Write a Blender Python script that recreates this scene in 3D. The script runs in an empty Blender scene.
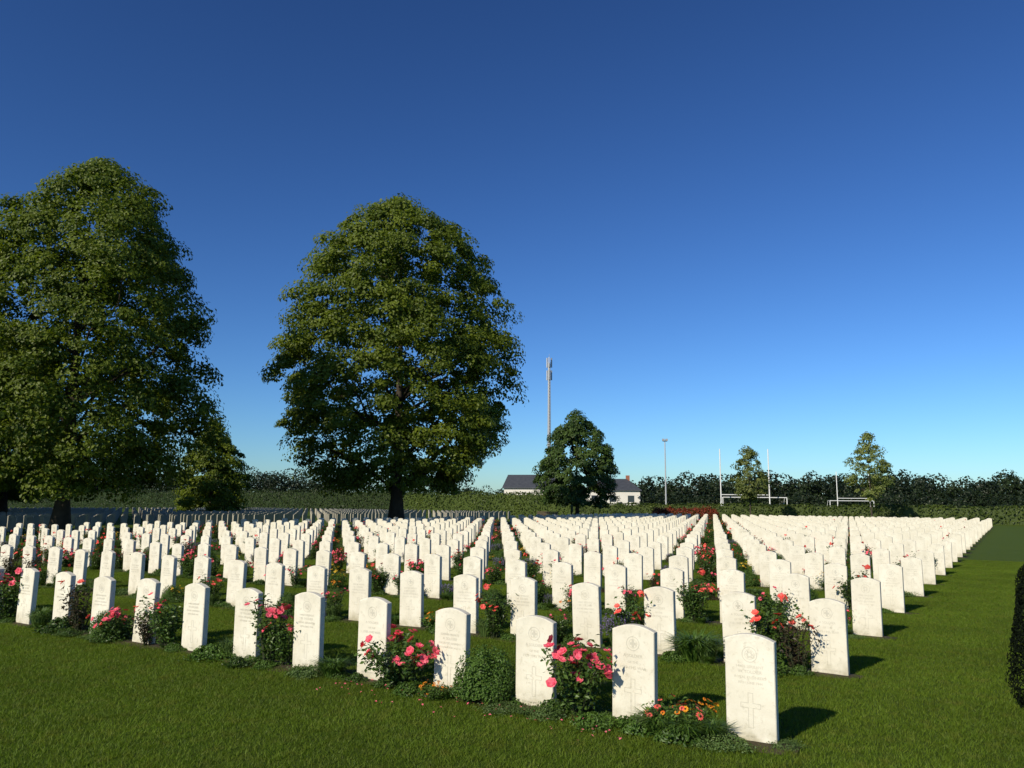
import bpy, math, random
import numpy as np
from mathutils import Vector, Matrix
rng = np.random.default_rng(7); random.seed(7)
scene = bpy.context.scene
col = scene.collection

# ------------------------------------------------------------------ layout frame
a1 = math.radians(58.1)
R1 = np.array([math.cos(a1), math.sin(a1)]); R2 = np.array([-math.sin(a1), math.cos(a1)])
E0 = np.array([1.863, 6.445])
ROW, GAP = 2.97, 0.957
def P(s, t): return E0 + s*R1 + t*R2
ROTF = a1 - math.pi/2
SUN_EL = math.radians(31); SUN_D = np.array([0.66, 0.751])  # direction shadows fall
SUN_D = SUN_D/np.linalg.norm(SUN_D)

# ------------------------------------------------------------------ materials
def new_mat(name):
    m = bpy.data.materials.new(name); m.use_nodes = True
    nt = m.node_tree; nt.nodes.clear()
    out = nt.nodes.new('ShaderNodeOutputMaterial')
    return m, nt, out
def N(nt, t, **kw):
    n = nt.nodes.new(t)
    for k, v in kw.items(): setattr(n, k, v)
    return n
def rgba(c): return (c[0], c[1], c[2], 1)
def mixc(nt, fac, a, b, mode='MIX'):
    n = N(nt, 'ShaderNodeMix', data_type='RGBA', blend_type=mode)
    for sock, v in ((0, fac), (6, a), (7, b)):
        if hasattr(v, 'is_linked') or hasattr(v, 'links'): nt.links.new(v, n.inputs[sock])
        elif isinstance(v, (int, float)): n.inputs[sock].default_value = v
        else: n.inputs[sock].default_value = rgba(v)
    return n.outputs[2]
def noise(nt, scale, detail=4, rough=.6, coord='Object', vec=None):
    n = N(nt, 'ShaderNodeTexNoise'); n.inputs['Scale'].default_value = scale
    n.inputs['Detail'].default_value = detail; n.inputs['Roughness'].default_value = rough
    if vec is None:
        tc = N(nt, 'ShaderNodeTexCoord'); vec = tc.outputs[coord]
    nt.links.new(vec, n.inputs['Vector'])
    return n.outputs['Fac']
def ramp(nt, fac, lo, hi):
    n = N(nt, 'ShaderNodeMapRange'); n.inputs['From Min'].default_value = lo; n.inputs['From Max'].default_value = hi
    nt.links.new(fac, n.inputs['Value']); return n.outputs['Result']
def leaf_mat(name, c1, c2, trans=.25, rough=.5, spec=.3, lawn=False):
    m, nt, out = new_mat(name)
    at = N(nt, 'ShaderNodeAttribute', attribute_name='tint')
    oi = N(nt, 'ShaderNodeObjectInfo')
    c = mixc(nt, at.outputs['Fac'], c1, c2)
    hsv = N(nt, 'ShaderNodeHueSaturation')
    if lawn:
        geo = N(nt, 'ShaderNodeNewGeometry')
        f = ramp(nt, noise(nt, .55, 5, .65, vec=geo.outputs['Position']), .25, .75)
        mr = N(nt, 'ShaderNodeMapRange'); mr.inputs['To Min'].default_value = .70; mr.inputs['To Max'].default_value = 1.3
        nt.links.new(f, mr.inputs['Value'])
        f2 = ramp(nt, noise(nt, 5, 4, .65, vec=geo.outputs['Position']), .5, .8)
        c = mixc(nt, f2, c, (.15, .155, .025))
    else:
        mr = N(nt, 'ShaderNodeMapRange'); mr.inputs['To Min'].default_value = .82; mr.inputs['To Max'].default_value = 1.15
        nt.links.new(oi.outputs['Random'], mr.inputs['Value'])
    nt.links.new(mr.outputs[0], hsv.inputs['Value'])
    nt.links.new(c, hsv.inputs['Color'])
    p = N(nt, 'ShaderNodeBsdfPrincipled'); p.inputs['Roughness'].default_value = rough
    p.inputs['Specular IOR Level'].default_value = spec
    nt.links.new(hsv.outputs[0], p.inputs['Base Color'])
    t = N(nt, 'ShaderNodeBsdfTranslucent')
    tc = mixc(nt, 1.0, hsv.outputs[0], (1.5, 1.6, .6), 'MULTIPLY'); nt.links.new(tc, t.inputs['Color'])
    mx = N(nt, 'ShaderNodeMixShader'); mx.inputs[0].default_value = trans
    nt.links.new(p.outputs[0], mx.inputs[1]); nt.links.new(t.outputs[0], mx.inputs[2])
    nt.links.new(mx.outputs[0], out.inputs[0]); return m
def plain_mat(name, c, rough=.7, metal=0, spec=.3, nscale=None, c2=None, bump=0, bscale=50):
    m, nt, out = new_mat(name)
    p = N(nt, 'ShaderNodeBsdfPrincipled'); p.inputs['Roughness'].default_value = rough
    p.inputs['Metallic'].default_value = metal; p.inputs['Specular IOR Level'].default_value = spec
    if nscale:
        f = ramp(nt, noise(nt, nscale), .3, .7); nt.links.new(mixc(nt, f, c, c2), p.inputs['Base Color'])
    else: p.inputs['Base Color'].default_value = rgba(c)
    if bump:
        b = N(nt, 'ShaderNodeBump'); b.inputs['Strength'].default_value = bump; b.inputs['Distance'].default_value = .02
        nt.links.new(noise(nt, bscale, 6), b.inputs['Height']); nt.links.new(b.outputs[0], p.inputs['Normal'])
    nt.links.new(p.outputs[0], out.inputs[0]); return m

M_leafA = leaf_mat('lime_leaf', (.060, .092, .007), (.150, .188, .016), .38)
M_leafC = leaf_mat('dark_leaf', (.024, .052, .010), (.066, .110, .018), .22)
M_leafY = leaf_mat('young_leaf', (.10, .14, .035), (.20, .22, .06), .35)
M_hedge = leaf_mat('hedge_leaf', (.030, .055, .008), (.090, .125, .018), .2)
M_hedge2 = leaf_mat('dark_hedge_leaf', (.014, .028, .006), (.045, .075, .012), .15)
M_far = leaf_mat('far_leaf', (.009, .018, .007), (.026, .045, .012), .12)
M_red = leaf_mat('red_leaf', (.035, .05, .012), (.24, .035, .02), .2)
M_rleaf = leaf_mat('rose_leaf', (.030, .068, .012), (.09, .15, .028), .2, .4)
M_purp = leaf_mat('purple_leaf', (.035, .025, .018), (.08, .065, .03), .2)
M_box = leaf_mat('box_leaf', (.038, .085, .012), (.095, .165, .024), .2)
M_tuft = leaf_mat('tuft_leaf', (.06, .11, .025), (.12, .18, .05), .25)
M_pink = leaf_mat('rose_petal', (.74, .055, .12), (.88, .22, .28), .25, .6)
M_salm = leaf_mat('salmon_petal', (.80, .08, .06), (.88, .20, .16), .25, .6)
M_orng = leaf_mat('orange_petal', (.72, .12, .01), (.85, .42, .02), .2, .6)
M_yell = leaf_mat('yellow_petal', (.80, .42, .02), (.85, .62, .05), .2, .6)
M_lav = leaf_mat('lavender_petal', (.16, .12, .28), (.30, .24, .42), .2, .6)
M_dark = plain_mat('flower_centre', (.05, .02, .008), .8)
M_grass = leaf_mat('grass_blade', (.070, .125, .008), (.145, .205, .018), .35, .55, .2, lawn=True)
M_bark = plain_mat('bark', (.035, .028, .02), .9, nscale=3, c2=(.07, .055, .04), bump=.8, bscale=8)
M_stem = plain_mat('stem', (.04, .05, .02), .8)
M_white = plain_mat('white_paint', (.75, .75, .73), .5)
M_steel = plain_mat('galvanised_steel', (.42, .43, .44), .5, .3)
M_soil = plain_mat('soil', (.035, .030, .012), .95, nscale=7, c2=(.075, .060, .030), bump=1, bscale=40)
M_slate = plain_mat('slate', (.045, .05, .06), .6, nscale=2, c2=(.07, .075, .085))
M_wall = plain_mat('render_wall', (.70, .67, .60), .9, nscale=.5, c2=(.62, .59, .53))
M_glass = plain_mat('window_glass', (.03, .04, .05), .1, spec=.6)
M_bench = plain_mat('bench_wood', (.07, .05, .035), .7, nscale=6, c2=(.11, .08, .055))
M_brick = plain_mat('chimney_brick', (.28, .11, .07), .9)

# Portland stone
def stone_mat(name, mul=1.0):
    m, nt, out = new_mat(name)
    p = N(nt, 'ShaderNodeBsdfPrincipled'); p.inputs['Roughness'].default_value = .85; p.inputs['Specular IOR Level'].default_value = .2
    geo = N(nt, 'ShaderNodeNewGeometry'); pos = geo.outputs['Position']
    f1 = ramp(nt, noise(nt, 2.6, 6, .65, vec=pos), .35, .7)
    c = mixc(nt, f1, (.74*mul, .70*mul, .585*mul), (.62*mul, .575*mul, .46*mul))
    f2 = ramp(nt, noise(nt, 22, 5, .7, vec=pos), .55, .80)
    c = mixc(nt, f2, c, (.46*mul, .42*mul, .32*mul))
    sx = N(nt, 'ShaderNodeSeparateXYZ'); nt.links.new(pos, sx.inputs[0])
    low = N(nt, 'ShaderNodeMapRange'); low.inputs['From Min'].default_value = .18; low.inputs['From Max'].default_value = 0
    nt.links.new(sx.outputs['Z'], low.inputs['Value'])
    f3 = N(nt, 'ShaderNodeMath', operation='MULTIPLY'); nt.links.new(low.outputs[0], f3.inputs[0])
    nt.links.new(ramp(nt, noise(nt, 9, 4, vec=pos), .3, .75), f3.inputs[1])
    c = mixc(nt, f3.outputs[0], c, (.30*mul, .27*mul, .16*mul))
    top = N(nt, 'ShaderNodeMapRange'); top.inputs['From Min'].default_value = .68; top.inputs['From Max'].default_value = .84
    top.inputs['To Max'].default_value = .55
    nt.links.new(sx.outputs['Z'], top.inputs['Value'])
    f4 = N(nt, 'ShaderNodeMath', operation='MULTIPLY'); nt.links.new(top.outputs[0], f4.inputs[0])
    nt.links.new(ramp(nt, noise(nt, 14, 4, vec=pos), .42, .7), f4.inputs[1])
    c = mixc(nt, f4.outputs[0], c, (.33*mul, .31*mul, .25*mul))
    nt.links.new(c, p.inputs['Base Color'])
    b = N(nt, 'ShaderNodeBump'); b.inputs['Strength'].default_value = .4; b.inputs['Distance'].default_value = .004
    nt.links.new(noise(nt, 120, 5, vec=pos), b.inputs['Height']); nt.links.new(b.outputs[0], p.inputs['Normal'])
    nt.links.new(p.outputs[0], out.inputs[0]); return m
M_stone = stone_mat('portland_stone'); M_engr = stone_mat('engraved_stone', .78)
M_stone_shade = stone_mat('shaded_stone', .55)  # same stone, with the far-left plot's shade put into a darker colour

# ground
def ground_mat():
    m, nt, out = new_mat('mown_grass')
    p = N(nt, 'ShaderNodeBsdfPrincipled'); p.inputs['Roughness'].default_value = .9; p.inputs['Specular IOR Level'].default_value = .1
    n1 = ramp(nt, noise(nt, .35, 5), .3, .7); n2 = ramp(nt, noise(nt, 6, 6, .7), .3, .7); n3 = ramp(nt, noise(nt, 90, 3, .7), .3, .7)
    c = mixc(nt, n1, (.050, .092, .008), (.072, .116, .011))
    c = mixc(nt, n2, c, (.085, .124, .014))
    c2 = mixc(nt, n3, (.55, .55, .55), (1.25, 1.25, 1.2)); c = mixc(nt, 1.0, c, c2, 'MULTIPLY')
    nt.links.new(c, p.inputs['Base Color'])
    b = N(nt, 'ShaderNodeBump'); b.inputs['Strength'].default_value = .9; b.inputs['Distance'].default_value = .03
    nt.links.new(noise(nt, 60, 5, .7), b.inputs['Height']); nt.links.new(b.outputs[0], p.inputs['Normal'])
    nt.links.new(p.outputs[0], out.inputs[0]); return m
M_ground = ground_mat()

# ------------------------------------------------------------------ mesh builder
class MB:
    def __init__(s): s.V = []; s.F = []; s.M = []; s.T = []; s.n = 0
    def add(s, v, f, mat=0, tint=.5):
        v = np.asarray(v, float).reshape(-1, 3)
        if isinstance(f, np.ndarray): f = (f + s.n).tolist()
        else: f = [[i + s.n for i in q] for q in f]
        s.V.append(v); s.F += f; s.M += [mat]*len(f)
        s.T.append(np.full(len(v), tint) if np.isscalar(tint) else np.asarray(tint)); s.n += len(v)
    def mesh(s, name, mats, smooth=False):
        me = bpy.data.meshes.new(name)
        me.from_pydata(np.concatenate(s.V).tolist(), [], s.F)
        for m in mats: me.materials.append(m)
        me.polygons.foreach_set('material_index', s.M)
        if smooth: me.polygons.foreach_set('use_smooth', [True]*len(s.F))
        a = me.attributes.new('tint', 'FLOAT', 'POINT'); a.data.foreach_set('value', np.concatenate(s.T))
        me.update(); return me
def obj(name, me, loc=(0, 0, 0), rz=0, sc=1, parent=None):
    o = bpy.data.objects.new(name, me); col.objects.link(o)
    o.location = loc; o.rotation_euler = (0, 0, rz); o.scale = (sc,)*3 if np.isscalar(sc) else sc
    if parent: o.parent = parent
    return o
def empty(name, loc=(0, 0, 0), rz=0):
    o = bpy.data.objects.new(name, None); col.objects.link(o); o.location = loc; o.rotation_euler = (0, 0, rz); o.empty_display_size = .2; return o
def nrm(v): return v/(np.linalg.norm(v, axis=-1, keepdims=True)+1e-9)
def leaves(mb, C, L, W, Nn, mat, tint, curl=.15, T=None):
    n = len(C); Nn = nrm(Nn)
    t = rng.normal(size=(n, 3)) if T is None else T
    t = nrm(t - (t*Nn).sum(1, keepdims=True)*Nn); b = np.cross(Nn, t)
    L = np.broadcast_to(L, n)[:, None]; W = np.broadcast_to(W, n)[:, None]
    v = np.stack([C - t*L/2, C + b*W/2 + Nn*L*curl, C + t*L/2, C - b*W/2 + Nn*L*curl], 1).reshape(-1, 3)
    mb.add(v, np.arange(4*n).reshape(n, 4), mat, np.repeat(np.broadcast_to(tint, n), 4))
def tube(mb, path, rad, mat=0, seg=7):
    path = np.asarray(path, float); k = len(path); vs = []
    for i in range(k):
        d = path[min(i+1, k-1)] - path[max(i-1, 0)]; d = d/np.linalg.norm(d)
        u = np.cross(d, [1, 0, 0] if abs(d[0]) < .8 else [0, 1, 0]); u /= np.linalg.norm(u); w = np.cross(d, u)
        for j in range(seg):
            a = 2*math.pi*j/seg; vs.append(path[i] + rad[i]*(math.cos(a)*u + math.sin(a)*w))
    f = [[i*seg+j, i*seg+(j+1) % seg, (i+1)*seg+(j+1) % seg, (i+1)*seg+j] for i in range(k-1) for j in range(seg)]
    f.append(list(range((k-1)*seg, k*seg))); f.append(list(range(seg))[::-1])
    mb.add(vs, f, mat)
def box(mb, c, s, mat=0, rz=0):
    x, y, z = np.array(s)/2; v = np.array([[i*x, j*y, k*z] for i in (-1, 1) for j in (-1, 1) for k in (-1, 1)])
    if rz: v = v @ np.array([[math.cos(rz), math.sin(rz), 0], [-math.sin(rz), math.cos(rz), 0], [0, 0, 1]])
    mb.add(v + np.array(c), [[0, 1, 3, 2], [4, 6, 7, 5], [0, 4, 5, 1], [2, 3, 7, 6], [0, 2, 6, 4], [1, 5, 7, 3]], mat)

# ------------------------------------------------------------------ trees
def tree(name, x, y, H, zb, R, prof, ncl, nlf, ls, cr, leafm, trunk_r, nlimb=12, amp=.12, flat=.55, inner=.3, seed=1, lean=0):
    global rng
    rng = np.random.default_rng(seed)
    root = empty(name, (x, y, 0))
    ph = rng.uniform(0, 6.28, 8)
    us = np.linspace(0, 1, len(prof))
    def env(u, th):
        a = 1 + amp*(np.sin(2*th+ph[0]+3*u)*.6+np.sin(3*th+ph[1]-5*u)*.8+np.sin(5*th+ph[2]+11*u)*.8+np.sin(7*th+ph[3]-19*u)*.7)*.6
        return R*np.interp(u, us, prof)*a
    u = []
    while len(u) < ncl:
        c = rng.random(ncl*2); k = rng.random(ncl*2) < np.interp(c, us, prof)+.05; u += c[k].tolist()
    u = np.array(u[:ncl]); th = rng.uniform(0, 2*math.pi, ncl)
    inn = rng.random(ncl) < inner
    fr = np.where(inn, np.sqrt(rng.uniform(.02, .7, ncl)), rng.uniform(.80, 1.04, ncl))
    rr = np.maximum(env(u, th) - cr*.6, .1)*fr
    C = np.stack([rr*np.cos(th)+lean*u, rr*np.sin(th), zb + u*(H-zb-cr*.4)], 1)
    r = cr*rng.uniform(.45, 1.4, ncl)
    mb = MB()
    d = nrm(rng.normal(size=(ncl, nlf, 3))); q = rng.uniform(.2, 1, (ncl, nlf, 1))**.5
    out = np.stack([np.cos(th), np.sin(th), np.zeros(ncl)], 1)
    off = d*q*r[:, None, None]*np.array([1, 1, flat])
    rad = (off*out[:, None, :]).sum(2)
    off[:, :, 2] -= .28*rad + .15*(rad**2)/cr
    LC = (C[:, None, :] + off).reshape(-1, 3)
    nn = (d*.7 + np.array([0, 0, .4]) + out[:, None, :]*.55 + rng.normal(size=d.shape)*.35).reshape(-1, 3)
    tint = np.clip(np.repeat(rng.uniform(0, .75, ncl), nlf) + rng.uniform(-.25, .4, ncl*nlf), 0, 1)
    L = ls*rng.uniform(.7, 1.3, ncl*nlf)
    leaves(mb, LC, L, L*.75, nn, 0, tint)
    cro = obj('crown', mb.mesh(name+'_crown', [leafm]), parent=root)
    tb = MB(); top = zb + (H-zb)*.8
    zs = np.linspace(-.2, top, 10)
    wob = np.cumsum(rng.normal(0, .03*trunk_r*2, (10, 2)), 0)
    path = np.c_[wob, zs]; rad = trunk_r*(1.0-.9*(zs.clip(0)/top)**.8); rad[0] = trunk_r*1.5
    tube(tb, path, rad, 0, 10)
    hi = np.where(u > .16)[0]
    for i in range(nlimb):
        j = hi[rng.integers(len(hi))]; c = C[j]
        z0 = max(zb*.9, c[2] - rng.uniform(.5, .9)*np.hypot(c[0], c[1]) - .3); z0 = min(z0, top*.95)
        a = np.array([np.interp(z0, zs, path[:, 0]), np.interp(z0, zs, path[:, 1]), z0])
        rb = np.interp(z0, zs, rad)*.5
        pts = [a + (c-a)*f + np.array([0, 0, -math.sin(f*math.pi)*.05*np.linalg.norm(c-a)]) + rng.normal(0, .03*R*(0 < f < 1), 3) for f in (0, .25, .5, .75, 1)]
        tube(tb, pts, [rb, rb*.75, rb*.55, rb*.35, rb*.12], 0, 6)
    tr = obj('trunk', tb.mesh(name+'_trunk', [M_bark], True), parent=root)
    return cro.data, tr.data
FP = 805.
def at(px, Z): return ((px-512)/FP*Z, Z)
x, y = at(62, 42)
tA = tree('lime_tree', x, y, 20.5, 2.3, 6.7, [.65, .9, .98, 1, .98, .94, .88, .80, .70, .52, .12], 820, 160, .185, .92, M_leafA, .42, 22, .12, seed=3, lean=.7, inner=.25)
# further limes added to shade the far-left plot: out of frame on the left, and hidden behind the first tree
for (xx, yy, sc, r) in ((-45.5, 48, 1.0, 1.3), (-60, 64, 1.1, 3.0), (-41, 30, .98, 4.1), (-53, 38, 1.05, 2.2), (-54, 57, 1.0, 5.2), (-62, 46, 1.05, .4), (-41.5, 66, .82, 2.7), (-53, 80, .85, 1.9), (-66, 84, 1.0, .9), (-72, 100, 1.0, 3.6)):
    rt = empty('lime_tree', (xx, yy, 0), r); rt.scale = (sc,)*3
    obj('crown', tA[0], parent=rt); obj('trunk', tA[1], parent=rt)
x, y = at(398, 58.7)
tree('lime_tree', x, y, 25.0, 2.9, 8.65, [.55, .85, .97, 1, 1, .98, .94, .87, .75, .56, .12], 930, 160, .23, 1.08, M_leafA, .5, 24, .11, seed=5, lean=-.5, inner=.25)
x, y = at(578, 88)
tree('hornbeam_tree', x, y, 12.3, 1.6, 4.55, [.7, .95, 1, 1, .97, .92, .85, .72, .55, .35, .08], 300, 120, .24, .75, M_leafC, .25, 10, .08, seed=8)
x, y = at(212, 86)
tree('hornbeam_tree', x, y, 10.6, .8, 3.9, [.85, .97, 1, .98, .95, .90, .80, .66, .5, .3, .06], 220, 120, .26, .85, M_leafA, .25, 8, .14, seed=9)
x, y = at(751, 86)
tree('young_tree', x, y, 8.7, 2.3, 2.15, [.35, .7, .95, 1, .9, .75, .55, .35, .1], 105, 52, .19, .52, M_leafY, .09, 26, .15, seed=11)
x, y = at(872, 82)
tree('young_tree', x, y, 9.7, 2.6, 2.45, [.35, .7, .95, 1, .9, .78, .55, .32, .1], 115, 56, .19, .55, M_leafY, .10, 26, .15, seed=12)
rng = np.random.default_rng(21)

# ------------------------------------------------------------------ hedges / distant trees
def hedge(name, p0, p1, h, w, leafm, dens=14, ls=.28):
    p0 = np.array(p0); p1 = np.array(p1); L = np.linalg.norm(p1-p0); d = (p1-p0)/L
    nside = np.array([-d[1], d[0]])
    mb = MB(); n = int(L*(2*h+w)*dens)
    a = rng.uniform(0, L, n); f = rng.uniform(0, 2*h+w, n)
    off = np.where(f < h, -w/2, np.where(f < h+w, f-h-w/2, w/2)); z = np.where(f < h, f, np.where(f < h+w, h, f-h-w))
    hv = 1 + .035*np.sin(a*.9) + .03*np.sin(a*.37+1) + rng.normal(0, .02, n)
    pos = np.c_[p0 + a[:, None]*d + (off+rng.normal(0, .12, n))[:, None]*nside, z*hv + rng.normal(0, .06, n)]
    nn = np.c_[nside*np.where(f < h, -1, np.where(f < h+w, 0, 1))[:, None], np.where((f > h) & (f < h+w), 1, .25)] + rng.normal(0, .55, (n, 3))
    leaves(mb, pos, ls*rng.uniform(.6, 1.3, n), ls*.7, nn, 0, np.clip(.45+.22*np.sin(a*.8)+.2*np.sin(a*2.3+z*2)+rng.normal(0, .3, n), 0, 1))
    c = (p0+p1)/2; box(mb, (c[0], c[1], h*.46), (L, w*.8, h*.92), 0, math.atan2(d[1], d[0]))
    obj(name, mb.mesh(name, [leafm]))
SH = 91
hedge('trimmed_hedge', P(SH, 49), P(SH, 78), 3.2, 1.4, M_hedge, 24)
hedge('trimmed_hedge', P(SH, 78.3), P(SH, 250), 3.6, 1.5, M_hedge2, 20)
hedge('trimmed_hedge', P(SH, -60), P(SH, 48.6), 1.8, 1.3, M_hedge, 26)
mb = MB(); pc = [P(SH-2.4, t) for t in np.linspace(28.6, 36, 13)]
for p in pc:
    n = 420; dd = nrm(rng.normal(size=(n, 3))); dd[:, 2] = abs(dd[:, 2]); q = rng.uniform(.75, 1.1)
    leaves(mb, np.array([p[0], p[1], .35]) + dd*np.array([.6, .6, 1.25*q])*rng.uniform(.6, 1, (n, 1)), .18, .13, dd+rng.normal(0, .5, (n, 3)), 0, np.clip(rng.normal(.5, .35, n)+.5*(dd[:, 2]-.3), 0, 1))
obj('red_flower_border', mb.mesh('red_flower_border', [M_red]))
def distant(name, trees, leafm, ls, nl):
    mb = MB()
    for (x, y, r, h) in trees:
        k = rng.integers(10, 15)
        cc = np.c_[rng.normal(0, .42*r, k)+x, rng.normal(0, .42*r, k)+y, rng.uniform(.12, .85, k)*h]
        rad = r*rng.uniform(.35, .6, k)
        for c, q in zip(cc, rad):
            n = nl//k; d = nrm(rng.normal(size=(n, 3)))
            pos = c + d*q*rng.uniform(.6, 1, (n, 1))**.5; pos[:, 2] = np.clip(pos[:, 2], .1, None)
            leaves(mb, pos, ls*rng.uniform(.6, 1.3, n), ls*.8, d+rng.normal(0, .5, (n, 3))+np.array([0, 0, .3]), 0, np.clip(rng.uniform(0, .7)+rng.normal(0, .15, n), 0, 1))
    obj(name, mb.mesh(name, [leafm]))
tl = []
for px in np.arange(634, 1130, 7.5):
    Z = rng.uniform(165, 195); x = (px-512)/FP*Z; h = rng.uniform(6.0, 9.0) + 1.3*math.sin(px*.045)+ (1.7 if 775 < px < 822 or 895 < px < 945 or 1005 < px < 1040 else 0); tl.append((x, Z, rng.uniform(3.2, 5), h))
for px in np.arange(-90, 345, 8):
    Z = rng.uniform(215, 240); x = (px-512)/FP*Z; h = rng.uniform(7.5, 10)+(2.2 if 245 < px < 300 else 0); tl.append((x, Z, rng.uniform(3.5, 5.5), h))
for px in np.arange(340, 640, 12):
    Z = rng.uniform(240, 260); x = (px-512)/FP*Z; tl.append((x, Z, 4, rng.uniform(4.5, 7)))
distant('distant_trees', tl, M_far, .6, 1100)
tl = []
for px in np.arange(640, 1120, 6):
    Z = rng.uniform(140, 155); tl.append(((px-512)/FP*Z, Z, rng.uniform(2, 3), rng.uniform(2.6, 4.6)))
distant('field_hedgerow', tl, M_far, .45, 420)

# ------------------------------------------------------------------ ground
mb = MB(); S = 2500
mb.add([[-S, -S, 0], [S, -S, 0], [S, S, 0], [-S, S, 0]], [[0, 1, 2, 3]])
obj('ground', mb.mesh('ground', [M_ground]))

# beds
mb = MB(); NR = 27; TMAX = 34.5
def bed(kind_s, t0, t1):
    n = int((t1-t0)/.12); ts = np.linspace(t0, t1, n)
    e0 = kind_s - .20 + .05*np.sin(ts*2.1+kind_s) + rng.normal(0, .025, n); e1 = kind_s + .2 + .04*np.sin(ts*1.7+kind_s*2)+ rng.normal(0, .02, n)
    e0[0] += .12; e1[0] -= .1
    v = []
    for i in range(n):
        v.append([*P(e0[i], ts[i]), .004]); v.append([*P(kind_s, ts[i]), .02]); v.append([*P(e1[i], ts[i]), .004])
    f = []
    for i in range(n-1):
        a = 3*i; f += [[a, a+1, a+4, a+3], [a+1, a+2, a+5, a+4]]
    mb.add(v, f)
for k in range(NR): bed(k*ROW, -.36, TMAX)
obj('flower_bed', mb.mesh('flower_bed', [M_soil], True))

# ------------------------------------------------------------------ headstones
def outline(nseg, w=.19, hs=.765, ht=.812, zb=-.1):
    pts = [(-w, zb)]
    for i in range(nseg+1):
        u = -1+2*i/nseg; pts.append((w*u, hs + (ht-hs)*(1-u*u)))
    pts.append((w, zb)); return np.array(pts)
def stone_geo(nseg, bev, th=.078):
    o = outline(nseg); n = len(o); y = th/2
    if bev:
        c = np.array([0, .35]); ins = o - np.sign(o-c)*np.array([bev, bev])
        rings = [(ins, -y), (o, -y+bev), (o, y-bev), (ins, y)]
    else: rings = [(o, -y), (o, y)]
    v = np.concatenate([np.c_[r[:, 0], np.full(n, yy), r[:, 1]] for r, yy in rings])
    f = []
    for k in range(len(rings)-1):
        for i in range(n):
            j = (i+1) % n; f.append([k*n+i, (k+1)*n+i, (k+1)*n+j, k*n+j])
    f.append(list(range(n))); f.append([(len(rings)-1)*n+i for i in range(n)][::-1])
    return v, f
def text_geo(body, size):
    cu = bpy.data.curves.new('t', 'FONT'); cu.body = body; cu.size = size; cu.align_x = 'CENTER'; cu.resolution_u = 2
    o = bpy.data.objects.new('t', cu); col.objects.link(o)
    me = bpy.data.meshes.new_from_object(o.evaluated_get(bpy.context.evaluated_depsgraph_get()))
    v = np.array([w.co[:] for w in me.vertices]); f = [list(p.vertices) for p in me.polygons]
    bpy.data.objects.remove(o); return v, f
def engraved(lines, badge, crosskind):
    mb = MB(); v, f = stone_geo(14, .006); mb.add(v, f, 0)
    yf = -.0393 - .0012
    for body, z, size in lines:
        tv, tf = text_geo(body, size)
        if len(tv): mb.add(np.c_[tv[:, 0], np.full(len(tv), yf), tv[:, 1]+z], tf, 1)
    def ring(cx, cz, r0, r1, n=28):
        vs = []
        for i in range(n):
            a = 2*math.pi*i/n; vs += [[cx+r0*math.cos(a), yf, cz+r0*math.sin(a)], [cx+r1*math.cos(a), yf, cz+r1*math.sin(a)]]
        mb.add(vs, [[2*i, 2*i+1, (2*i+3) % (2*n), (2*i+2) % (2*n)] for i in range(n)], 1)
    ring(0, .66, .054, .059); ring(0, .66, .034, .037)
    def strip(x0, z0, x1, z1): mb.add([[x0, yf, z0], [x1, yf, z0], [x1, yf, z1], [x0, yf, z1]], [[0, 1, 2, 3]], 1)
    if badge == 0:
        strip(-.010, .630, .010, .690); strip(-.026, .650, -.0105, .670); strip(.0105, .650, .026, .670)
    else:
        for a in range(6):
            an = a*math.pi/3; ring(.02*math.cos(an), .66+.02*math.sin(an), .004, .009, 8)
    def edge(pts, w=.004):
        for (xa, za), (xb, zb) in zip(pts, pts[1:]+pts[:1]):
            if abs(xa-xb) < 1e-6: strip(xa-w/2, min(za, zb)+w/2, xa+w/2, max(za, zb)-w/2)
            else: strip(min(xa, xb)-w/2, za-w/2, max(xa, xb)+w/2, za+w/2)
    if crosskind:
        a = .018; edge([(-a, .12), (a, .12), (a, .265), (.075, .265), (.075, .30), (a, .30), (a, .375), (-a, .375), (-a, .30), (-.075, .30), (-.075, .265), (-a, .265)])
    return mb.mesh('headstone', [M_stone, M_engr])
v1 = engraved([('5247180 PRIVATE', .555, .030), ('A. SOLDIER', .515, .034), ('THE ROYAL REGIMENT', .475, .026), ('7TH JUNE 1944  AGE 24', .435, .025)], 0, True)
v2 = engraved([('14402 SERJEANT', .56, .030), ('W. SOLDIER', .52, .034), ('ROYAL ENGINEERS', .48, .028), ('10TH JUNE 1944', .44, .027), ('AT REST', .05, .022)], 1, True)
v3 = engraved([('A SOLDIER', .55, .036), ('OF THE', .50, .028), ('1939-1945 WAR', .455, .034), ('KNOWN UNTO GOD', .06, .024)], 0, True)
for k in range(8):
    for n in range(int(TMAX/GAP)+1):
        p = P(k*ROW + rng.normal(0, .012), n*GAP + rng.normal(0, .016))
        o = obj('headstone', [v1, v2, v3][rng.integers(3)], (p[0], p[1], rng.normal(-.01, .014)), ROTF + rng.normal(0, .03))
        o.rotation_euler[0] = rng.normal(0, .012); o.rotation_euler[1] = rng.normal(0, .009)
sv, sf = stone_geo(6, 0)
def field(name, pts, rot, mat):
    mb = MB()
    for (x, y) in pts:
        r = rot + rng.normal(0, .03); c, s = math.cos(r), math.sin(r)
        v = np.c_[sv[:, 0]*c - sv[:, 1]*s + x, sv[:, 0]*s + sv[:, 1]*c + y, sv[:, 2] + rng.normal(0, .015)]
        mb.add(v, sf)
    obj(name, mb.mesh(name, [mat]))
pts = []
for k in range(8, NR):
    for n in range(int(TMAX/GAP)+1):
        p = P(k*ROW + rng.normal(0, .012), n*GAP + rng.normal(0, .016))
        if abs(p[0]) < .8*p[1]: pts.append(p)
field('headstone_rows', pts, ROTF, M_stone)
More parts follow.
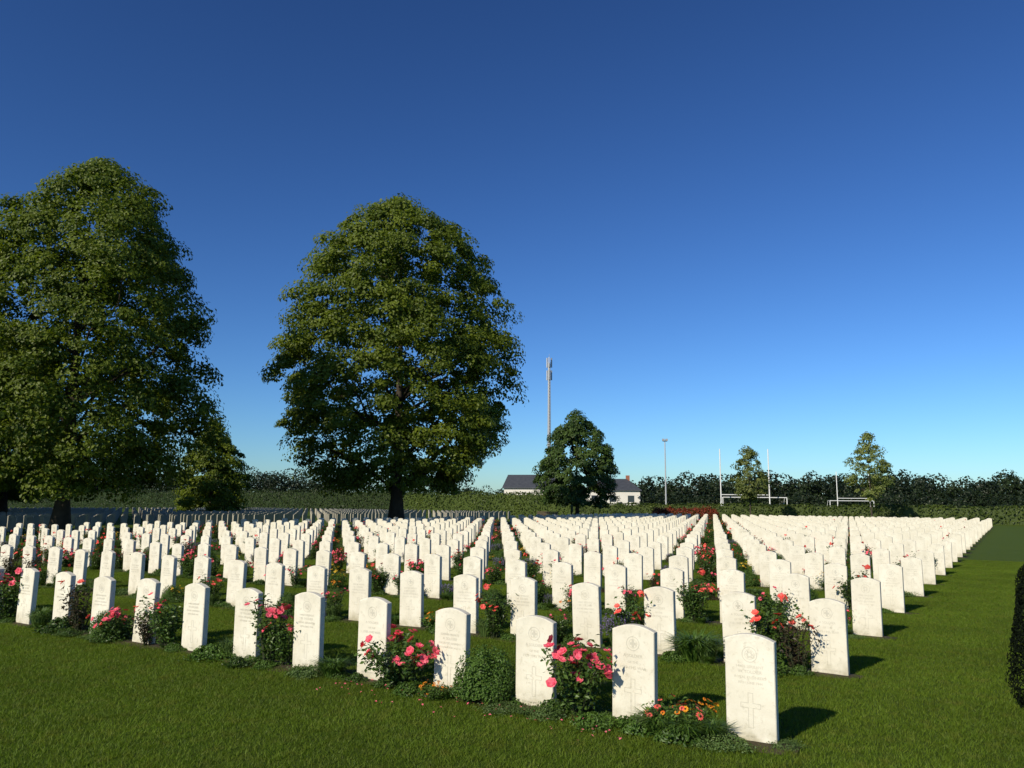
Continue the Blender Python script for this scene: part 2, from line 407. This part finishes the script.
pts = []
for i in range(20):
    for j in range(85):
        p = P(2+j*GAP, 46+i*ROW)
        if -.8*p[1] < p[0] < 0: pts.append(p)
field('headstone_rows', pts, a1, M_stone_shade)

# ------------------------------------------------------------------ plants
def stems(mb, n, h, spread, mat, r=.004, base=.04):
    tips = []
    for i in range(n):
        a = rng.uniform(0, 6.28); s = spread*math.sqrt(rng.uniform(.05, 1)); hh = h*rng.uniform(.7, 1.05)
        b = np.array([base*math.cos(a), base*math.sin(a), 0]); t = np.array([s*math.cos(a), s*math.sin(a), hh])
        m = (b+t)/2 + np.array([0, 0, .12*hh]); tube(mb, [b, m, t], [r*1.4, r, r*.6], mat, 4); tips.append(t)
    return np.array(tips)
def rosette(mb, c, nv, r, mat):
    nv = nrm(np.array(nv)); u = nrm(np.cross(nv, [0.3, .9, .1])); w = np.cross(nv, u)
    for (k, rr, lift, wd, ph) in ((6, 1, .25, .62, 0), (5, .72, .5, .5, .5), (4, .4, .65, .35, .9)):
        for i in range(k):
            a = 2*math.pi*(i+ph)/k + rng.normal(0, .1); d = u*math.cos(a)+w*math.sin(a); e = np.cross(nv, d)
            R = r*rr; v = [c + nv*R*.05, c + d*R*.6 + e*R*wd + nv*R*lift*.6, c + d*R*1.0 + nv*R*lift*1.15, c + d*R*.6 - e*R*wd + nv*R*lift*.6]
            mb.add(v, [[0, 1, 2, 3]], mat, rng.uniform(0, 1))
def daisy(mb, c, nv, r, mat, cmat):
    nv = nrm(np.array(nv)); u = nrm(np.cross(nv, [0.3, .9, .1])); w = np.cross(nv, u)
    for i in range(11):
        a = 2*math.pi*i/11; d = u*math.cos(a)+w*math.sin(a); e = np.cross(nv, d)
        mb.add([c+d*r*.2, c+d*r*.7+e*r*.2, c+d*r-nv*r*.15, c+d*r*.7-e*r*.2], [[0, 1, 2, 3]], mat, rng.uniform(0, 1))
    hexa = [c + (u*math.cos(a)+w*math.sin(a))*r*.27 + nv*r*.06 for a in np.arange(6)*math.pi/3] + [c+nv*r*.25]
    mb.add(hexa, [[i, (i+1) % 6, 6] for i in range(6)], cmat)
def foliage(mb, n, sx, sz, zc, ls, mat, tips=None, low=0.02):
    if tips is not None:
        j = rng.integers(len(tips), size=n); f = rng.uniform(.15, 1.0, (n, 1))
        pos = tips[j]*f + rng.normal(0, .042, (n, 3)); pos[:, 2] = np.clip(pos[:, 2]+.02, low, None)
        nn = rng.normal(0, .6, (n, 3)) + np.array([0, 0, .8]) + tips[j]*.6
    else:
        d = nrm(rng.normal(size=(n, 3))); d[:, 2] = abs(d[:, 2])
        lump = 1 + .12*np.sin(5*np.arctan2(d[:, 1], d[:, 0])+2)*np.cos(4*d[:, 2])
        pos = d*np.array([sx, sx, sz])*(rng.uniform(.55, 1, n)**.5*lump)[:, None] + np.array([0, 0, zc]); nn = d + rng.normal(0, .5, (n, 3))
    leaves(mb, pos, ls*rng.uniform(.6, 1.3, n), ls*.6, nn, mat, rng.uniform(0, 1, n))
def rose(seed, h, sp, nfl, petal, nl=1150, leafm=None):
    global rng
    rng = np.random.default_rng(seed); mb = MB()
    tips = stems(mb, 22, h, sp, 1); foliage(mb, nl, 0, 0, 0, .048, 0, tips)
    for i in range(nfl):
        j = rng.integers(len(tips)); t = tips[j]*rng.uniform(.85, 1.06) + rng.normal(0, .04, 3) + np.array([0, 0, .03])
        for q in range(rng.integers(1, 4)):
            c = t + rng.normal(0, .032, 3); rosette(mb, c, [c[0]*2, c[1]*2, .8]+rng.normal(0, .3, 3), rng.uniform(.026, .048), 2)
    return mb.mesh('rose_bush', [leafm or M_rleaf, M_stem, petal])
roses = [rose(31, .46, .32, 22, M_pink), rose(32, .36, .38, 24, M_pink, 1300), rose(33, .60, .22, 11, M_pink, 750), rose(34, .50, .28, 11, M_salm), rose(36, .58, .27, 5, M_salm, 1300), rose(37, .52, .30, 4, M_pink, 1400)]
reddark = rose(35, .55, .25, 3, M_salm, 700, M_purp)
rng = np.random.default_rng(40)
mb = MB(); foliage(mb, 5200, .27, .34, .05, .022, 0); foliage(mb, 700, .2, .26, .02, .05, 0); boxs = mb.mesh('box_shrub', [M_box])
def tuft(seed, n, h, sp, leafm, flm=None, nf=0):
    global rng
    rng = np.random.default_rng(seed); mb = MB()
    for i in range(n):
        a = rng.uniform(0, 6.28); b = np.array([math.cos(a), math.sin(a), 0])*rng.uniform(0, .09); o = np.array([math.cos(a), math.sin(a), 0])*sp*rng.uniform(.2, 1)
        hh = h*rng.uniform(.6, 1); e = np.array([-math.sin(a), math.cos(a), 0])*.005*rng.uniform(.8, 1.6)
        p1 = b+o*.45+[0, 0, hh*.75]; p2 = b+o+[0, 0, hh*rng.uniform(.6, 1)]
        mb.add([b-e, b+e, p1+e, p1-e, p2], [[0, 1, 2, 3], [3, 2, 4]], 0, rng.uniform(0, 1))
        if i < nf:
            q = p1 + (p2-p1)*.5; C = q + rng.normal(0, .012, (8, 3))*np.array([.5, .5, 2]); leaves(mb, C, .018, .012, rng.normal(size=(8, 3)), 1, rng.uniform(0, 1, 8))
    return mb.mesh('tuft', [leafm, flm or leafm])
tufts = [tuft(50, 420, .34, .22, M_tuft), tuft(51, 520, .22, .26, M_box), tuft(52, 380, .42, .2, M_tuft, M_lav, 120)]
def dais(seed, h, sp, nf, petal, nl=800):
    global rng
    rng = np.random.default_rng(seed); mb = MB(); tips = stems(mb, 26, h, sp, 1, .0025, .06)
    foliage(mb, nl, 0, 0, 0, .04, 0, tips*np.array([1.1, 1.1, .75]))
    for i in range(nf):
        t = tips[rng.integers(len(tips))] + rng.normal(0, .03, 3)
        daisy(mb, t, [t[0]*1.5, t[1]*1.5-.1, .6]+rng.normal(0, .2, 3), rng.uniform(.022, .038), 2, 3)
    return mb.mesh('daisies', [M_box, M_stem, petal, M_dark])
daisies = [dais(60, .28, .26, 26, M_orng), dais(61, .40, .24, 36, M_yell), dais(62, .22, .30, 14, M_salm)]
def cover(seed, n, sx, sz, ls, m):
    global rng
    rng = np.random.default_rng(seed); mb = MB(); foliage(mb, n, sx, sz, .0, ls, 0)
    for i in range(7):
        a = rng.uniform(0, 6.28)
        C = np.array([math.cos(a), math.sin(a), 0])*sx*rng.uniform(.8, 1.25) + rng.normal(0, [.07, .07, .02], (70, 3)) + [0, 0, .04]; leaves(mb, np.abs(C*[0, 0, 1])+C*[1, 1, 0], ls, ls*.6, rng.normal(0, .5, (70, 3))+[0, 0, 1], 0, rng.uniform(0, 1, 70))
    return mb.mesh('ground_cover', [m])
covers = [cover(70, 750, .26, .15, .045, M_box), cover(71, 600, .22, .22, .06, M_rleaf), cover(72, 900, .28, .11, .03, M_tuft), cover(73, 500, .2, .26, .04, M_purp)]
rng = np.random.default_rng(80)
def plant(name, me, s, t, sc=1., rz=None, parent=None):
    p = P(s, t); return obj(name, me, (p[0], p[1], .006), rng.uniform(0, 6.28) if rz is None else rz, sc, parent)
G = GAP
plant('ground_cover_plant', tufts[1], -.12, .30*G, .75); plant('red_daisy_plant', daisies[2], -.05, .62*G, .95); plant('orange_daisy_plant', daisies[0], .02, .5*G, .75); plant('ground_cover_plant', covers[0], -.22, .52*G, .95)
plant('ground_cover_plant', covers[0], -.2, .86*G, .75); plant('ground_cover_plant', covers[2], -.2, .18*G, .7); plant('ground_cover_plant', tufts[1], -.22, .7*G, .9)
plant('ground_cover_plant', tufts[1], -.25, .45*G, .8); plant('ground_cover_plant', covers[2], -.02, -.27*G, .42)
plant('rose_bush', roses[0], -.08, 1.52*G, 1.12); plant('ground_cover_plant', covers[2], -.24, 1.75*G, .7); plant('ground_cover_plant', covers[0], -.26, 1.3*G, .6)
plant('box_shrub', boxs, -.06, 2.52*G, 1.2); plant('ground_cover_plant', covers[2], -.27, 2.2*G, .6); plant('ground_cover_plant', covers[3], .1, 2.85*G, .6)
plant('rose_bush', roses[1], -.1, 3.55*G, 1.15); plant('ground_cover_plant', covers[0], -.24, 3.3*G, .65); plant('daisy_plant', daisies[0], -.3, 2.95*G, .5)
plant('ground_cover_plant', tufts[1], -.1, 4.5*G, .95); plant('ground_cover_plant', covers[2], -.2, 4.75*G, .8)
plant('rose_bush', roses[2], -.06, 5.55*G, 1.15); plant('rose_bush', roses[5], 0, 5.35*G, .85)
plant('ground_cover_plant', covers[0], -.1, 6.5*G, .9); plant('ornamental_grass', tufts[0], 0, 6.3*G, .7)
plant('rose_bush', roses[5], -.05, 7.5*G, 1.0); plant('dark_leaf_shrub', reddark, -.1, 7.8*G, .75)
plant('rose_bush', roses[1], -.05, 8.45*G, .9); plant('box_shrub', boxs, -.05, 8.75*G, .9)
plant('dark_leaf_shrub', reddark, -.02, 9.5*G, 1.1); plant('ground_cover_plant', covers[1], -.1, 9.8*G, .9)
plant('ornamental_grass', tufts[0], -.05, 10.5*G, .9); plant('rose_bush', roses[0], -.05, 11.5*G, 1.3); plant('rose_bush', roses[3], -.05, 12.5*G, 1.2)
plant('rose_bush', roses[4], ROW-.02, .6*G, 1.1); plant('dark_leaf_shrub', reddark, ROW-.15, .28*G, .95); plant('ground_cover_plant', covers[0], ROW-.2, .75*G, 1.1)
plant('ornamental_grass', tufts[1], ROW-.1, 1.5*G, 1.6); plant('ornamental_grass', tufts[0], ROW-.15, 1.35*G, 1.0)
plant('lavender_plant', tufts[2], ROW-.05, 2.5*G, 1.2); plant('rose_bush', roses[4], ROW, 2.35*G, 1.0)
par = empty('border_ground_cover')
for k in range(0, 8):
    for n in range(0, int(TMAX/GAP)):
        p = P(k*ROW, (n+.5)*GAP)
        if abs(p[0]) > .7*p[1]+1: continue
        for q in range(3):
            plant('cover', [covers[0], covers[2], tufts[1], covers[1], covers[0]][rng.integers(5)], k*ROW-.12+rng.normal(0, .07), (n+rng.uniform(.1, .9))*GAP, rng.uniform(.35, .62), parent=par)
kinds = [('r', .34), ('t', .19), ('d', .13), ('c', .18), ('b', .11), ('k', .05)]
for k in range(0, NR):
    par = empty('flower_border')
    n0 = 13 if k == 0 else (3 if k == 1 else 0)
    for n in range(n0, int(TMAX/GAP)):
        p = P(k*ROW, (n+.5)*GAP)
        if abs(p[0]) > .75*p[1]+1: continue
        for rep in range(2 if k < 14 else 1):
            q = rng.random(); acc = 0
            for kk, w in kinds:
                acc += w
                if q < acc: break
            me = {'r': roses[rng.choice(6, p=[.12, .15, .10, .09, .20, .34])], 't': tufts[rng.integers(3)], 'd': daisies[rng.integers(3)], 'c': covers[rng.integers(4)], 'b': boxs, 'k': reddark}[kk]
            plant('plant', me, k*ROW-.06+rng.normal(0, .07), (n+.5+rng.uniform(-.22, .22))*GAP, rng.uniform(.6, 1.05), parent=par)
mb = MB(); n = 90
tt = rng.uniform(.8, 4.2, n)*G; ss = -.42+rng.normal(0, .16, n)
C = np.array([[*P(a, b), .035] for a, b in zip(ss, tt)]); leaves(mb, C, .028, .02, rng.normal(0, .3, (n, 3))+[0, 0, 1], 0, rng.uniform(.3, 1, n))
obj('fallen_petals', mb.mesh('fallen_petals', [M_pink]))

# leafy stand-in for an unidentified dark form at the right-hand edge
x, y = at(1044, 7.4)
root = empty('dark_edge_form', (x, y, 0)); mb = MB(); n = 12000
u = rng.uniform(0, 1, n); th = rng.uniform(0, 6.28, n); pr = np.interp(u, [0, .15, .5, .8, 1], [.8, 1, .9, .65, .1])*.38*(1+.1*np.sin(3*th+6*u))
rr = pr*rng.uniform(.6, 1, n)**.4
leaves(mb, np.c_[rr*np.cos(th), rr*np.sin(th), .03+u*1.45], .04, .014, np.c_[np.cos(th), np.sin(th), np.full(n, .3)]+rng.normal(0, .4, (n, 3)), 0, rng.uniform(0, 1, n))
M_edge_form = leaf_mat('edge_form_leaf', (.003, .006, .003), (.008, .014, .005), .03, .8, .1)
obj('foliage', mb.mesh('edge_form_foliage', [M_edge_form]), parent=root)
mb = MB(); tube(mb, [[0, 0, -.1], [0, 0, .7], [0, 0, 1.35]], [.04, .03, .008]); obj('stem', mb.mesh('edge_form_stem', [M_bark]), parent=root)

# ------------------------------------------------------------------ lawn blades
rng = np.random.default_rng(90)
TT = 1.0; nb = 8000; TS = (ROW-.30)/2
def tile():
    b = np.c_[rng.uniform(-TS/2-.03, TS/2+.03, nb), rng.uniform(-TT/2-.03, TT/2+.03, nb), np.zeros(nb)]
    a = rng.uniform(0, 6.28, nb); h = rng.uniform(.014, .036, nb)**1.0; w = rng.uniform(.002, .0038, nb)
    e = np.c_[np.cos(a), np.sin(a), np.zeros(nb)]*w[:, None]; l = rng.normal(0, .6, (nb, 2))*h[:, None]
    v = np.stack([b-e, b+e, b+np.c_[l, h]], 1).reshape(-1, 3)
    mb = MB(); mb.add(v, np.arange(3*nb).reshape(nb, 3), 0, np.repeat(rng.uniform(0, 1, nb), 3)); return mb.mesh('grass_tile', [M_grass])
tiles = [tile() for _ in range(4)]
lawn = empty('lawn_grass')
def put(s, t):
    p = P(s, t)
    if not (4.2 < p[1] < 27 and abs(p[0]) < .70*p[1]+.6): return
    f = rng.choice([0, math.pi]); obj('grass', tiles[rng.integers(4)], (p[0], p[1], 0), a1+f, (1, 1, 1), lawn)
for t in np.arange(-16, 36):
    T = t + .5 - .30
    for j in range(9): put(-.15 - TS*(j+.5), T)
    if T < -.3:
        for j in range(24): put(-.15 + TS*(j+.5), T)
    else:
        for k in range(0, 10):
            put(k*ROW+.15+TS*.5, T); put(k*ROW+.15+TS*1.5, T)

# ------------------------------------------------------------------ buildings & poles
def house(name, cx, cy, L, D, eave, ridge, rz, hip=0, wins=4):
    r = empty(name, (cx, cy, 0), rz)
    w = MB(); box(w, (0, 0, eave/2), (L, D, eave))
    for sx in (-1, 1):
        if not hip: w.add([[sx*L/2, -D/2, eave], [sx*L/2, D/2, eave], [sx*L/2, 0, ridge-.1]], [[0, 1, 2]])
    obj('walls', w.mesh('walls', [M_wall]), parent=r)
    rf = MB(); o = .3; hx = L/2+o; hr = hx-hip; e = eave-.05
    top = [[-hx, -D/2-o, e], [hx, -D/2-o, e], [hx, D/2+o, e], [-hx, D/2+o, e], [-hr, 0, ridge], [hr, 0, ridge]]
    th = [[a, b, c+.18] for a, b, c in top]
    rf.add(top+th, [[6, 7, 11, 10], [8, 9, 10, 11], [0, 4, 5, 1], [2, 5, 4, 3], [7, 8, 11], [9, 6, 10], [0, 1, 7, 6], [2, 3, 9, 8], [1, 2, 8, 7], [3, 0, 6, 9]])
    obj('roof', rf.mesh('roof', [M_slate]), parent=r)
    g = MB()
    for i in range(wins):
        x = -L/2 + L*(i+.5)/wins; box(g, (x, -D/2-.01, eave*.66), (1.1, .08, 1.1))
    box(g, (L*.12, -D/2-.012, 1.05), (1.0, .07, 2.1)); obj('windows', g.mesh('windows', [M_glass]), parent=r)
    c = MB(); box(c, (L*.28, .3, ridge+.2), (.7, .6, 1.2)); obj('chimney', c.mesh('chimney', [M_brick]), parent=r)
x, y = at(535, 150); house('white_house', x, y, 9.5, 8, 4.5, 6.9, math.radians(-14), 0, 3)
x, y = at(614, 145); house('white_house', x, y, 9.5, 8, 4.1, 6.1, math.radians(-8), 2.6, 3)

x, y = at(550, 160); r = empty('telecom_mast', (x, y, 0)); mb = MB()
tube(mb, [[0, 0, 0], [0, 0, 15], [0, 0, 30]], [.42, .34, .26], 0, 12)
for i in range(3):
    a = i*2.09+.4
    for z in (30.2, 27.6):
        box(mb, (.5*math.cos(a), .5*math.sin(a), z), (.24, .2, 2.0), 0, a); box(mb, (.36*math.cos(a), .36*math.sin(a), z), (.4, .06, .08), 0, a)
tube(mb, [[0, 0, 30], [0, 0, 32]], [.05, .03])
for z in np.arange(1, 29, .6): box(mb, (0, -.48, z), (.4, .04, .05))
box(mb, (-.2, -.5, 15), (.04, .04, 28)); box(mb, (.2, -.5, 15), (.04, .04, 28))
obj('pole', mb.mesh('mast', [M_steel]), parent=r)
x, y = at(667, 120); r = empty('floodlight_mast', (x, y, 0)); mb = MB()
tube(mb, [[0, 0, 0], [0, 0, 11.3]], [.13, .07], 0, 8); box(mb, (0, 0, 11.2), (.7, .08, .08))
for s in (-.24, .24): box(mb, (s, -.12, 11.4), (.34, .25, .32))
obj('pole', mb.mesh('floodlight', [M_steel]), parent=r)
def rugby(px, Z, w=6.1, h=8.8):
    x, y = at(px, Z); r = empty('rugby_goal', (x, y, 0)); mb = MB()
    for s in (-w/2, w/2): tube(mb, [[s, 0, 0], [s, 0, h]], [.08, .065], 0, 8)
    tube(mb, [[-w/2, 0, 3.05], [w/2, 0, 3.05]], [.06, .06], 0, 8); obj('posts', mb.mesh('rugby_goal', [M_white]), parent=r)
rugby(746.5, 101); rugby(855, 138, 5.6, 7.6)
def footgoal(px, Z, w=7.5, h=2.6):
    x, y = at(px, Z); r = empty('football_goal', (x, y, 0)); mb = MB()
    for s in (-w/2, w/2):
        tube(mb, [[s, 0, 0], [s, 0, h]], [.06, .06], 0, 8); tube(mb, [[s, 0, h], [s, .9, h], [s, 2, 0]], [.03]*3, 0, 6)
    tube(mb, [[-w/2, 0, h], [w/2, 0, h]], [.06, .06], 0, 8); tube(mb, [[-w/2, .9, h], [w/2, .9, h]], [.03]*2, 0, 6)
    obj('frame', mb.mesh('football_goal', [M_white]), parent=r)
footgoal(756, 103, 8.2, 2.75); footgoal(853, 134, 7.3)
x, y = at(548, 84); r = empty('park_bench', (x, y, 0), -.2); mb = MB()
for i in range(4): box(mb, (0, -.2+i*.14, .45), (2.2, .11, .04))
for i in range(3): box(mb, (0, .3, .6+i*.15), (2.2, .03, .11))
for s in (-1, 1): box(mb, (s, -.2, .21), (.08, .08, .43)); box(mb, (s, .34, .47), (.08, .05, .94)); box(mb, (s, .05, .64), (.08, .6, .05))
obj('frame', mb.mesh('bench', [M_bench]), parent=r)

# ------------------------------------------------------------------ light, sky, camera
w = bpy.data.worlds.new("World"); scene.world = w; w.use_nodes = True; nt = w.node_tree; nt.nodes.clear()
sky = nt.nodes.new('ShaderNodeTexSky'); sky.sky_type = 'NISHITA'; sky.sun_disc = False
sky.sun_elevation = SUN_EL; sky.sun_rotation = math.atan2(-SUN_D[0], -SUN_D[1]) % (2*math.pi)
sky.air_density = 1.0; sky.dust_density = .3; sky.ozone_density = 3.0; sky.altitude = 50
gm = nt.nodes.new('ShaderNodeGamma'); gm.inputs[1].default_value = 1.40; nt.links.new(sky.outputs[0], gm.inputs[0])
tint = mixc(nt, 1.0, gm.outputs[0], (.29, .415, .56), 'MULTIPLY')
bg = nt.nodes.new('ShaderNodeBackground'); bg.inputs['Strength'].default_value = .1
ow = nt.nodes.new('ShaderNodeOutputWorld'); nt.links.new(tint, bg.inputs[0]); nt.links.new(bg.outputs[0], ow.inputs[0])
sl = bpy.data.lights.new('sun', 'SUN'); sl.energy = 5.0; sl.angle = math.radians(.5); sl.color = (1, .91, .73)
so = bpy.data.objects.new('sun', sl); col.objects.link(so)
d = Vector((SUN_D[0]*math.cos(SUN_EL), SUN_D[1]*math.cos(SUN_EL), -math.sin(SUN_EL))); so.rotation_euler = d.to_track_quat('-Z', 'Y').to_euler(); so.location = (0, 0, 40)
cam = bpy.data.cameras.new('camera'); cam.lens = 28; cam.sensor_width = 36; cam.clip_end = 6000; cam.clip_start = .05
co = bpy.data.objects.new('camera', cam); col.objects.link(co)
pitch = math.atan2(503-384, 796)
co.matrix_world = Matrix.Translation((0, 0, 1.8)) @ Matrix.Rotation(math.pi/2+pitch, 4, 'X') @ Matrix.Rotation(math.radians(.45), 4, 'Z')
scene.camera = co
scene.view_settings.view_transform = 'Standard'; scene.view_settings.look = 'None'; scene.view_settings.exposure = 0
print('objects', len(bpy.data.objects))
